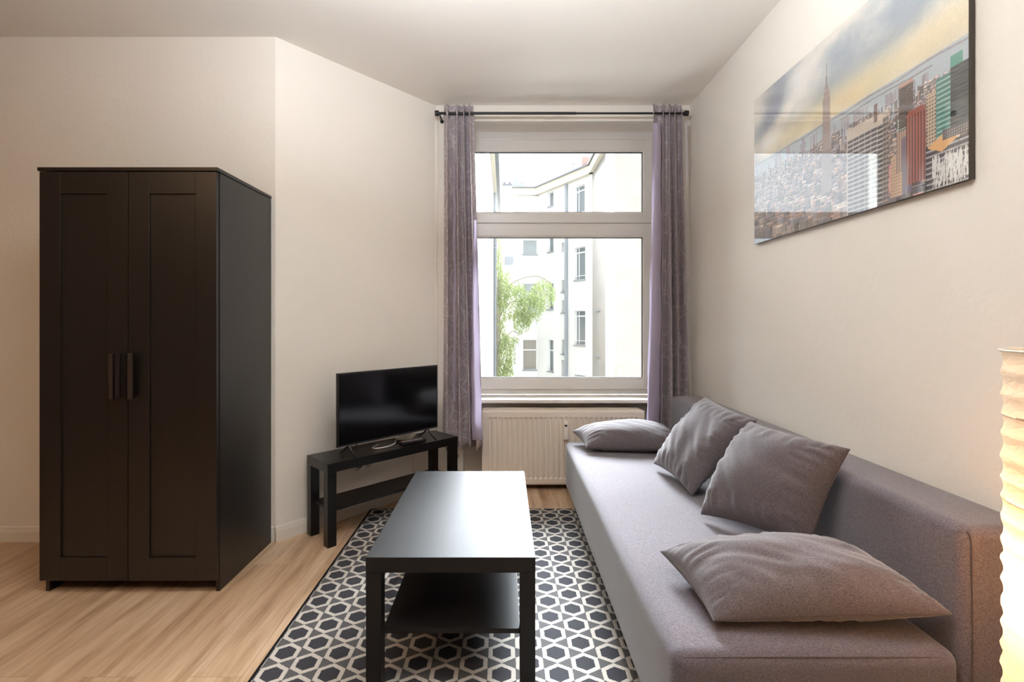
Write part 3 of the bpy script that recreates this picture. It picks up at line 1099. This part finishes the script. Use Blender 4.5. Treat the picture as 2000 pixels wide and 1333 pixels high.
def paint():
    """coloured print, rows from the bottom; left edge of the print is at the window"""
    W_, H_ = 640, 400
    rs = np.random.RandomState(3)
    A = np.zeros((H_, W_, 3))
    u = np.linspace(0, 1, W_)[None, :]
    v = np.linspace(0, 1, H_)[:, None]

    def fb(sx_, sy_, seed, oct_=5):
        r = np.random.RandomState(seed)
        out = np.zeros((H_, W_)); amp = 1; tot = 0
        for o_ in range(oct_):
            gx, gy = int(sx_ * 2 ** o_) + 2, int(sy_ * 2 ** o_) + 2
            g = r.rand(gy, gx)
            yy = np.linspace(0, gy - 1.001, H_); xx = np.linspace(0, gx - 1.001, W_)
            y_, x_ = yy.astype(int), xx.astype(int)
            fy, fx = (yy - y_)[:, None], (xx - x_)[None, :]
            fy, fx = fy * fy * (3 - 2 * fy), fx * fx * (3 - 2 * fx)
            a = g[y_][:, x_] * (1 - fx) + g[y_][:, x_ + 1] * fx
            b = g[y_ + 1][:, x_] * (1 - fx) + g[y_ + 1][:, x_ + 1] * fx
            out += amp * (a * (1 - fy) + b * fy); tot += amp; amp *= .55
        return out / tot

    hor = .548
    # sky: bands fanning out from low on the left
    ang = np.arctan2(v - .50, u + .18 + 0 * v)
    rad_ = np.hypot(v - .5, u + .18)
    n1, n2, n3 = fb(5, 4, 1), fb(3, 3, 2), fb(12, 8, 5)
    s_ = ang * 7.5 + n2 * 3.2 + n1 * 1.2
    blue = np.clip(np.sin(s_ * 1.55 + .8) * .5 + .5 + (n3 - .5) * .5, 0, 1)
    sky = np.array([226, 222, 212.]) * (1 - blue[..., None]) + np.array([148, 160, 173.]) * blue[..., None]
    yel = np.exp(-((v - hor - .05 - u * .02) / .10) ** 2) * (.55 + .5 * n1)
    sky = sky * (1 - yel[..., None]) + np.array([236, 216, 168.]) * yel[..., None]
    dk = np.clip((n1 - .5) * 3.4, 0, 1) * np.clip(1.2 - u * 1.9, 0, 1)
    sky = sky * (1 - .55 * dk[..., None]) + np.array([112, 104, 122.]) * .55 * dk[..., None]
    wh = np.exp(-((u - .10) ** 2 / .012 + (v - .64) ** 2 / .004)) + .8 * np.exp(-((u - .33) ** 2 / .01 + (v - .86) ** 2 / .02))
    sky = sky * (1 - np.clip(wh, 0, 1)[..., None] * .7) + 244 * np.clip(wh, 0, 1)[..., None] * .7
    A[:] = sky
    # water and far shore
    wt = ((v < hor) & (v > .40)) * np.ones_like(u) > 0
    A[wt] = np.array([176, 186, 194.])
    shore = (np.abs(v - (hor - .012) - .004 * np.sin(u * 30)) < .004) * np.ones_like(u) > 0
    A[shore] = [150, 146, 148]
    shore2 = (np.abs(v - (hor - .036) - .003 * np.sin(u * 20)) < .0035) & (u > .55) & (u < .9)
    A[shore2] = [140, 136, 134]

    def rect(u0, u1, v0, v1, c, win=None, wc=None, period=(6, 4), duty=.5, slope=0.0):
        x0, x1 = int(max(0, u0) * W_), int(min(1, u1) * W_)
        for x in range(x0, max(x1, x0 + 1)):
            if x >= W_: break
            vt = v1 + slope * (x - x0) / W_
            y0_, y1_ = int(max(0, v0) * H_), int(min(1, vt) * H_)
            if y1_ <= y0_: continue
            A[y0_:y1_, x] = c
            if win == 'h':
                ys = np.arange(y0_, y1_ - 3)
                m = ((ys - int(slope * (x - x0) / W_ * H_)) % period[1]) < period[1] * duty
                if (x - x0) % period[0] != 0: A[ys[m], x] = wc
            elif win == 'v' and (x - x0) % period[0] < period[0] * duty:
                A[y0_:y1_ - 3, x] = wc
            elif win == 'g' and (x - x0) % period[0] < period[0] * duty:
                ys = np.arange(y0_, y1_ - 3); m = (ys % period[1]) < period[1] * duty
                A[ys[m], x] = wc
    # skyline haze far away
    for k in range(60):
        uu = rs.rand() * .9
        rect(uu, uu + .004 + rs.rand() * .010, .44, hor - .06 + rs.rand() * .075 * (1 - uu), np.array([168, 164, 170.]) - rs.rand() * 26)
    pal = np.array([[150, 120, 108], [176, 152, 136], [118, 98, 98], [142, 134, 138], [92, 78, 80], [196, 176, 158], [128, 112, 122], [168, 130, 112]], float)
    for layer in range(26):
        q = layer / 25
        top = .475 - q * .46
        size = .006 + .034 * q ** 1.3
        cnt = int(150 - 105 * q)
        fog = (1 - q) ** 1.6 * .45
        for k in range(cnt):
            uu = rs.rand() * 1.06 - .03
            lift = .02 * (1 - uu)
            ww_ = size * (.5 + rs.rand())
            hh_ = size * (.4 + 1.6 * rs.rand())
            c = pal[rs.randint(len(pal))] * (.62 + .5 * rs.rand())
            c = c * (1 - fog) + np.array([172, 166, 170.]) * fog
            rect(uu, uu + ww_, top - .08, top + hh_ + lift - .03, c, ['g', 'v', 'h', None][rs.randint(4)], c * .66, (3 + rs.randint(3), 3 + rs.randint(3)), .5)
            rect(uu + ww_ * .72, uu + ww_, top - .08, top + hh_ + lift - .03, c * .66)
            rect(uu, uu + ww_, top + hh_ + lift - .034, top + hh_ + lift - .03, np.minimum(255, c * 1.35))
    # avenue glow
    for k in range(600):
        uu, vv = .77 + rs.randn() * .025, .02 + rs.rand() * .15
        rect(uu, uu + .003, vv, vv + .008, np.array([220, 130 + rs.rand() * 60, 150]))
    # slender tower with spire
    rect(.458, .512, .16, .40, np.array([156, 140, 136.]), 'v', np.array([120, 106, 106.]), (5, 4), .4)
    rect(.466, .506, .40, .68, np.array([176, 158, 150.]), 'v', np.array([134, 118, 116.]), (5, 4), .4)
    rect(.472, .500, .68, .715, np.array([180, 160, 150.]), 'v', np.array([140, 120, 118.]), (4, 4), .4)
    rect(.478, .494, .715, .74, np.array([150, 134, 130.]))
    rect(.482, .490, .74, .79, np.array([130, 122, 126.]))
    rect(.485, .4875, .79, .86, np.array([120, 116, 124.]))
    # broad office slab
    rect(.585, .757, -.1, .435, np.array([198, 184, 170.]), slope=-.02)
    rect(.588, .735, -.1, .385, np.array([190, 180, 172.]), 'h', np.array([66, 62, 66.]), (16, 9), .58, slope=-.02)
    rect(.735, .757, -.1, .405, np.array([150, 138, 130.]), 'h', np.array([84, 76, 76.]), (9, 9), .5, slope=-.02)
    # stepped beige towers
    rect(.765, .81, .02, .20, np.array([196, 164, 138.]), 'g', np.array([150, 118, 100.]), (4, 6), .5)
    rect(.785, .825, .12, .31, np.array([186, 160, 140.]), 'v', np.array([136, 112, 104.]), (5, 4), .5)
    rect(.805, .835, .02, .27, np.array([120, 106, 122.]), 'v', np.array([88, 80, 98.]), (4, 4), .5)
    rect(.79, .83, .30, .355, np.array([180, 196, 190.]), 'h', np.array([96, 104, 102.]), (50, 5), .5)
    # dark tower, brown-red tower
    rect(.795, .842, .31, .50, np.array([98, 86, 82.]), 'g', np.array([66, 58, 58.]), (4, 5), .5)
    rect(.795, .842, .49, .505, np.array([190, 150, 130.]))
    rect(.70, .715, .40, .485, np.array([110, 88, 80.]))
    rect(.818, .882, .055, .355, np.array([166, 98, 80.]), 'v', np.array([96, 54, 50.]), (6, 4), .5)
    rect(.824, .876, .35, .372, np.array([150, 84, 70.]))
    # pale grid block, green glass tower and its dark side
    rect(.884, .915, .18, .40, np.array([196, 176, 152.]), 'g', np.array([110, 96, 90.]), (5, 6), .5)
    rect(.912, .955, .19, .44, np.array([70, 120, 112.]), 'h', np.array([150, 186, 176.]), (60, 8), .35)
    rect(.952, 1.0, .19, .455, np.array([52, 58, 62.]), 'h', np.array([70, 78, 82.]), (60, 6), .3)
    rect(.952, .985, .455, .50, np.array([84, 150, 132.]))
    # terrace block with orange roof
    rect(.880, 1.0, -.02, .175, np.array([70, 66, 68.]), 'h', np.array([172, 170, 168.]), (60, 9), .25)
    for k in range(70):
        x = k / 70
        hd = .034 * (1 - abs(2 * x - 1))
        rect(.885 + .085 * x, .887 + .085 * x, .178 - hd, .178 + hd, np.array([222, 170, 112.]))
    rect(.93, 1.0, .185, .225, np.array([88, 84, 84.]), 'g', np.array([170, 160, 150.]), (4, 4), .5)
    for k in range(260):
        uu, vv = .90 + rs.rand() * .1, rs.rand() * .11
        rect(uu, uu + .002, vv, vv + .02 + rs.rand() * .02, np.array([226, 226, 222.]))
    A *= (.96 + .08 * rs.rand(H_, W_, 1))
    A = np.clip(A, 0, 255) / 255
    return np.where(A <= .04045, A / 12.92, ((A + .055) / 1.055) ** 2.4)


A = paint()
Hn, Wn = A.shape[:2]
yy = np.linspace(PY1 - PY0, 0, Wn)
zz = np.linspace(0, PZ1 - PZ0, Hn)
gy, gz = np.meshgrid(yy, zz)
co = np.stack([np.full_like(gy, -.0195), gy, gz], -1).reshape(-1, 3)
ii = np.arange((Hn - 1) * Wn).reshape(Hn - 1, Wn)[:, :-1].ravel()
quads = np.stack([ii, ii + 1, ii + 1 + Wn, ii + Wn], 1)
me = bpy.data.meshes.new('print')
me.vertices.add(len(co)); me.vertices.foreach_set('co', co.ravel().astype(np.float32))
me.loops.add(quads.size); me.loops.foreach_set('vertex_index', quads.ravel().astype(np.int32))
me.polygons.add(len(quads)); me.polygons.foreach_set('loop_start', (np.arange(len(quads)) * 4).astype(np.int32))
me.update(calc_edges=True)
at_ = me.color_attributes.new('print', 'FLOAT_COLOR', 'POINT')
at_.data.foreach_set('color', np.concatenate([A.reshape(-1, 3), np.ones((Hn * Wn, 1))], 1).ravel().astype(np.float32))
t = NT('city_print', (1, 1, 1, 1), .3)
an = t.n('Attribute', attribute_name='print')
t.color(an.outputs['Color'])
t.b.inputs['Coat Weight'].default_value = 1
t.b.inputs['Coat Roughness'].default_value = .01
t.b.inputs['Coat IOR'].default_value = 2.9
me.materials.append(t.m)
po = bpy.data.objects.new('print', me); COL.objects.link(po); po.parent = pic
tb = NT('acrylic_edge', lin(60, 54, 46), .12)
obj('edge', B(-.0185, -.0005, 0, PY1 - PY0, 0, PZ1 - PZ0, .0008), tb.m, pic)

# ------------------------------------------------------------------ paper floor lamp
LX, LYc, LR, LZ0, LZ1 = 1.071, .90, .112, .10, 1.160
lamp = thing('floor_lamp', 'tall cylindrical white paper floor lamp, lit, at the near end of the sofa', 'lamp', (LX, LYc, 0))
bm = bmesh.new()
pitch = .0415
nzr = int((LZ1 - LZ0) / pitch) * 10
seg = 72
rings = []
for j in range(nzr + 1):
    z = LZ0 + (LZ1 - LZ0) * j / nzr
    ph = (z - LZ1) / pitch
    fr_ = ph - math.floor(ph)
    row = []
    for k in range(seg):
        a = 2 * PI * k / seg
        r = LR - .0052 * math.sin(PI * fr_) ** .8 + .0016 * noise.noise(Vector((math.cos(a) * 6, math.sin(a) * 6, z * 22)))
        row.append(bm.verts.new((r * math.cos(a), r * math.sin(a), z + .004 * math.sin(a + math.floor(ph) * 1.7) * 1)))
    rings.append(row)
for a, b in zip(rings, rings[1:]):
    for k in range(seg):
        bm.faces.new((a[k], a[(k + 1) % seg], b[(k + 1) % seg], b[k]))
obj('shade', bm, M['paper'], lamp, smooth=True)
bm = bmesh.new()
circ = [(LR * 1.005 * math.cos(2 * PI * i / 24), LR * 1.005 * math.sin(2 * PI * i / 24)) for i in range(24)]
tube(bm, [(x, y, LZ1 + .001) for x, y in circ], .0028, 8, True)
obj('top_ring', bm, M['whiteplastic'], lamp)
bm = bmesh.new(); cyl(bm, (0, 0, 0), (0, 0, .012), .125, .12, 40)
obj('base', bm, M['blackmetal'], lamp)
bm = bmesh.new(); cyl(bm, (0, 0, .012), (0, 0, .62), .007)
for k in range(3):
    a = 2 * PI * k / 3
    cyl(bm, (0, 0, .11), (LR * .97 * math.cos(a), LR * .97 * math.sin(a), .103), .002)
obj('rod', bm, M['blackmetal'], lamp)
bm = bmesh.new(); bmesh.ops.create_uvsphere(bm, u_segments=20, v_segments=12, radius=.034, matrix=Matrix.Translation((0, 0, .70)) @ Matrix.Scale(1.25, 4, (0, 0, 1)))
obj('bulb', bm, M['bulb'], lamp, smooth=True)
bm = bmesh.new(); cyl(bm, (0, 0, .61), (0, 0, .665), .018)
obj('socket', bm, M['whiteplastic'], lamp)

# ------------------------------------------------------------------ courtyard
K = 1.3


def zK(z): return 1.22 + (z - 1.22) * K


def ray_u(px, p0, d):
    """distance along a plan line p0 + d*u where the view at pixel column px meets it"""
    k = (px - PU) / F
    return (k * p0.y - p0.x) / (d.x - k * d.y)


bld = thing('apartment_building', 'white apartment house across the courtyard with an angled facade and cornice', 'building', (3, 24, -9))


def facade(a, b, z0_, z1_, wins, mat, parent, base, thick=.3):
    """wins: px0, px1, py0, py1, kind"""
    a, b = Vector(a), Vector(b)
    d = (b - a).normalized()
    holes, specs = [], []
    for (x0, x1, y0_, y1_, kind) in wins:
        u0, u1 = ray_u(x0, a, d), ray_u(x1, a, d)
        um = (u0 + u1) / 2
        Ym = (a + d * um).y
        zt_, zb2 = H - (y0_ - PV) / F * Ym, H - (y1_ - PV) / F * Ym
        holes.append((u0, u1, zb2, zt_)); specs.append(kind)
    bm = holed_wall(a, b, z0_, z1_, holes, thick, 1)
    bm.transform(Matrix.Translation(-base))
    wall = obj('wall', bm, mat, parent)
    ang = math.atan2(d.y, d.x)
    for (u0, u1, zb2, zt_), kind in zip(holes, specs):
        w_ = u1 - u0; h_ = zt_ - zb2
        p_ = a + d * u0
        MM = Matrix.Translation(Vector((p_.x, p_.y, zb2)) - base) @ Matrix.Rotation(ang, 4, 'Z')
        bm = bmesh.new()
        ft = .03 if w_ > .35 else .015
        frame(bm, 0, w_, 0, h_, .10, .16, ft, ft, ft, ft, 0)
        if kind in ('t', 'g', 'c'):
            zz_ = h_ * (.66 if kind != 'g' else .84)
            box(bm, 0, w_, .10, .16, zz_ - .03, zz_ + .03)
        if kind == 'g':
            box(bm, w_ * .24, w_ * .24 + .035, .10, .16, 0, h_)
            box(bm, 0, w_, .10, .16, h_ * .12, h_ * .12 + .03)
        bm.transform(MM)
        wi = obj('window', bm, M['winframe'], parent)
        bm = B(0, w_, .135, .145, 0, h_); bm.transform(MM)
        obj('pane', bm, M['pane2'] if kind == 'c' else M['pane'], wi)
        if h_ > .5:
            bm = B(-.04, w_ + .04, -.06, .10, -.05, 0); bm.transform(MM)
            obj('sill', bm, M['zinc'], wi)
    return a, b, d


base = Vector((3, 24, -9))
P0, P1, P2, P3 = (.377 * K, 20 * K), (1.36 * K, 20 * K), (3.10 * K, 16.94 * K), (3.06 * K, 14.6 * K)
ztopA = zK(6.60)
facade(P0, P1, -9, ztopA, [(1021, 1049, 469, 497, 'n'), (1021, 1048, 554, 612, 't'), (1021, 1048.5, 664, 723, 'c')], M['facade'], bld, base)
facade(P1, P2, -9, ztopA, [(1070, 1081, 375, 403, 'n'), (1070, 1081, 463, 492, 'n'), (1070, 1081, 553, 605, 't'), (1070, 1081, 664, 726, 't'),
                           (1096.5, 1101.5, 474, 493, 'n'), (1096.5, 1101.5, 547, 571, 'n'), (1096.5, 1101.5, 587, 611, 'n'), (1096.5, 1101.5, 664, 692, 'n'), (1096.5, 1101.5, 704, 736, 'n'),
                           (1122, 1142, 363, 422, 'g'), (1122, 1143, 483, 547, 'g'), (1122, 1143, 607, 675, 'g'), (1122, 1143, 733, 790, 'g')], M['facade'], bld, base)
facade(P2, P3, -9, ztopA, [(1167, 1172.5, 402, 416, 'n'), (1167, 1172.5, 534, 553, 'n'), (1167, 1172.5, 560, 606, 'n'), (1167, 1172.5, 671, 696, 'n')], M['facade'], bld, base)


def eave(a, b, z, out, h, name, mat, parent, base, ext=0.0, back=.3):
    a, b = Vector(a), Vector(b)
    d = (b - a); L = d.length; ang = math.atan2(d.y, d.x)
    bm = B(-ext, L + ext, -out, back, 0, h)
    bm.transform(Matrix.Translation(Vector((a.x, a.y, z)) - base) @ Matrix.Rotation(ang, 4, 'Z'))
    return obj(name, bm, mat, parent)


for a, b in ((P0, P1), (P1, P2), (P2, P3)):
    eave(a, b, zK(6.31), .22, .36, 'cornice', M['cornice'], bld, base, .08)
    eave(a, b, zK(6.31) + .36, .30, .06, 'gutter', M['roofmetal'], bld, base, .10)
# downpipe
d2 = (Vector(P2) - Vector(P1)).normalized()
pp = Vector(P1) + d2 * ray_u(1108, Vector(P1), d2) + Vector((-d2.y, d2.x)) * -.08
bm = bmesh.new(); cyl(bm, Vector((pp.x, pp.y, -9)) - base, Vector((pp.x, pp.y, zK(6.3))) - base, .075, .075, 12)
obj('downpipe', bm, M['zinc'], bld)
# chimney, antenna
c_ = at(1144, 318, 23.5)
bm = B(c_.x - .22, c_.x + .22, 23.3, 23.9, zK(6.3), at(1144, 309, 23.5).z); bm.transform(Matrix.Translation(-base))
obj('chimney', bm, M['brick'], bld)
c_ = at(1119.5, 330, 24.5)
bm = bmesh.new()
cyl(bm, Vector((c_.x, 24.5, zK(6.3))) - base, Vector((c_.x, 24.5, at(0, 318, 24.5).z)) - base, .03, .03, 8)
cyl(bm, Vector((c_.x - .09, 24.5, at(0, 319, 24.5).z)) - base, Vector((c_.x + .09, 24.5, at(0, 319, 24.5).z)) - base, .025, .025, 8)
obj('antenna', bm, M['zinc'], bld)
bm = B(.45, 6, 20, 34, zK(6.3), zK(6.3) + .1); bm.transform(Matrix.Translation(-base))
for v in bm.verts: pass
bm.free()
q0 = at(1003, 365, 27.5)
bm = bmesh.new()
for x0, x1, yt in ((1003, 1012, 352), (1012, 1022, 358)):
    box(bm, (x0 - PU) / F * 27.5, (x1 - PU) / F * 27.5, 27.3, 27.9, zK(6.0), at(0, yt, 27.5).z)
bm.transform(Matrix.Translation(-base))
obj('roof_vent', bm, M['zinc'], bld)

# taller neighbour with bare fire wall on the right
fw = thing('fire_wall_building', 'taller house with a bare weathered beige side wall at the right of the courtyard', 'building', (8, 19, -9))
base2 = Vector((8, 19, -9))
bm = B(P3[0] + .005, 14, P3[1], P3[1] + 7, -9, 8.7); bm.transform(Matrix.Translation(-base2))
obj('wall', bm, M['firewall'], fw)

# farther house behind the gap
fb_ = thing('distant_house', 'distant pale house with chimneys seen in the gap between the buildings', 'building', (.2, 31, -9))
base3 = Vector((.2, 31, -9))
zt3 = at(0, 363, 31).z
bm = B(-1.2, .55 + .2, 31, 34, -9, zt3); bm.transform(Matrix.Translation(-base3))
obj('wall', bm, M['facade_cream'], fb_)
bm = bmesh.new()
box(bm, (981 - PU) / F * 31, (1001 - PU) / F * 31, 31.2, 31.8, zt3, at(0, 358, 31).z)
for x in (985, 996):
    cyl(bm, ((x - PU) / F * 31, 31.5, at(0, 358, 31).z - .02), ((x - PU) / F * 31, 31.5, at(0, 352, 31).z), .07, .07, 10)
bm.transform(Matrix.Translation(-base3)); obj('chimney', bm, M['roofmetal'], fb_)
q0, q1 = at(986, 503, 30.5), at(1005, 519, 30.5)
bm = B(q0.x, q1.x + .3, 30.1, 31, q1.z, q0.z); bm.transform(Matrix.Translation(-base3))
obj('balcony', bm, M['zinc'], fb_)

# side wing on the left, its wall running away from the window
sw = thing('side_wing', 'white side wing along the left of the courtyard with a grey downpipe', 'building', (-1.5, 18, -9))
base4 = Vector((-1.5, 18, -9))
DX, DZ = -.50, 7.20
holes = []
for k in range(5):
    y_ = 10.0 + k * 3.6
    for zb2 in (-5.6, -2.4, .75, 3.9):
        holes.append((y_ - 8.8, y_ - 8.8 + 1.2, zb2, zb2 + 1.9))
bm = holed_wall((DX, 8.8), (DX, 29.8), -9, DZ, holes, .25, 1)
bm.transform(Matrix.Translation(-base4)); obj('wall', bm, M['facade'], sw)
for (u0, u1, za_, zb2) in holes:
    if za_ < -3: continue
    MM = Matrix.Translation(Vector((DX, 8.8 + u0, za_)) - base4) @ Matrix.Rotation(PI / 2, 4, 'Z')
    bm = frame(bmesh.new(), 0, u1 - u0, 0, zb2 - za_, .10, .16, .06, .06, .06, .06, 0); bm.transform(MM)
    wi = obj('window', bm, M['winframe'], sw)
    bm = B(0, u1 - u0, .12, .14, 0, zb2 - za_); bm.transform(MM); obj('pane', bm, M['pane'], wi)
bm = B(-6, DX, 29.5, 29.8, -9, DZ); bm.transform(Matrix.Translation(-base4)); obj('end_wall', bm, M['facade'], sw)
bm = B(-6.2, -.34, 8.7, 29.9, DZ, DZ + .1); box(bm, -6.2, -.34, 8.7, 29.9, DZ + .09, DZ + .2); bm.transform(Matrix.Translation(-base4))
obj('eaves', bm, M['cornice'], sw)
bm = B(-.34, -.20, 8.7, 29.9, DZ + .04, DZ + .22); bm.transform(Matrix.Translation(-base4)); obj('gutter', bm, M['roofmetal'], sw)
bm = bmesh.new(); cyl(bm, Vector((DX + .07, 23, -9)) - base4, Vector((DX + .07, 23, DZ)) - base4, .075, .075, 12)
obj('downpipe', bm, M['zinc'], sw)

# tree hanging into the courtyard
TY = 16.4
tree = thing('tree', 'light green tree with hanging twigs in the courtyard', 'tree', (-.17, TY, -9))
tb_ = Vector((-.17, TY, -9))
bm = bmesh.new()
tube(bm, [Vector((0, 0, 0)), Vector((.03, .05, 5)), Vector((-.03, 0, 9)), Vector((.0, 0, 11.6))], .07, 10)
obj('trunk', bm, M['bark'], tree)
bm = bmesh.new()
for pts in ([(974, 610), (978, 575), (1010, 548), (1050, 540), (1078, 556)], [(973, 640), (980, 612), (1000, 590), (1030, 590)], [(974, 700), (982, 668), (1000, 648), (1012, 652)], [(974, 560), (973, 520), (975, 480)],
            [(974, 740), (980, 705), (998, 690)]):
    tube(bm, [at(x, y, TY + .1 * i) - tb_ for i, (x, y) in enumerate(pts)], .018, 6)
obj('branch', bm, M['bark'], tree)
bm = bmesh.new()
rnd = random.Random(5)
blobs = [(1012, 590, 34, 34, 700), (1060, 572, 24, 30, 620), (1034, 600, 26, 30, 620), (1014, 622, 12, 26, 260), (1026, 620, 10, 20, 160), (979, 600, 9, 90, 520), (986, 688, 14, 40, 560), (978, 720, 16, 24, 300),
         (974, 505, 7, 44, 230), (996, 664, 16, 12, 200), (1005, 560, 20, 14, 200), (982, 570, 12, 26, 220), (990, 725, 12, 18, 200), (1000, 690, 8, 20, 90), (990, 540, 8, 14, 60)]
for (cx2, cy2, rx, ry, cnt) in blobs:
    for _ in range(int(cnt * .55)):
        a, r = rnd.random() * 2 * PI, math.sqrt(rnd.random())
        px_, py_ = cx2 + rx * r * math.cos(a), cy2 + ry * r * math.sin(a)
        if px_ < 971: continue
        p_ = at(px_, py_, TY + rnd.uniform(-.5, .5)) - tb_
        # a short hanging strand of small leaves
        for q in range(3):
            ln, wd_ = rnd.uniform(.05, .085), rnd.uniform(.016, .028)
            dr = Vector((rnd.uniform(-.7, .7), rnd.uniform(-.7, .7), -1)).normalized()
            sd = dr.cross(Vector((rnd.uniform(-1, 1), rnd.uniform(-1, 1), rnd.uniform(-.3, .3)))).normalized()
            o_ = p_ + Vector((rnd.uniform(-.03, .03), rnd.uniform(-.03, .03), -q * .06))
            mid = o_ + dr * ln * .5
            vv = [bm.verts.new(o_), bm.verts.new(mid + sd * wd_), bm.verts.new(o_ + dr * ln), bm.verts.new(mid - sd * wd_)]
            bm.faces.new(vv)
tag(obj('foliage', bm, M['leaf'], tree), kind='stuff')
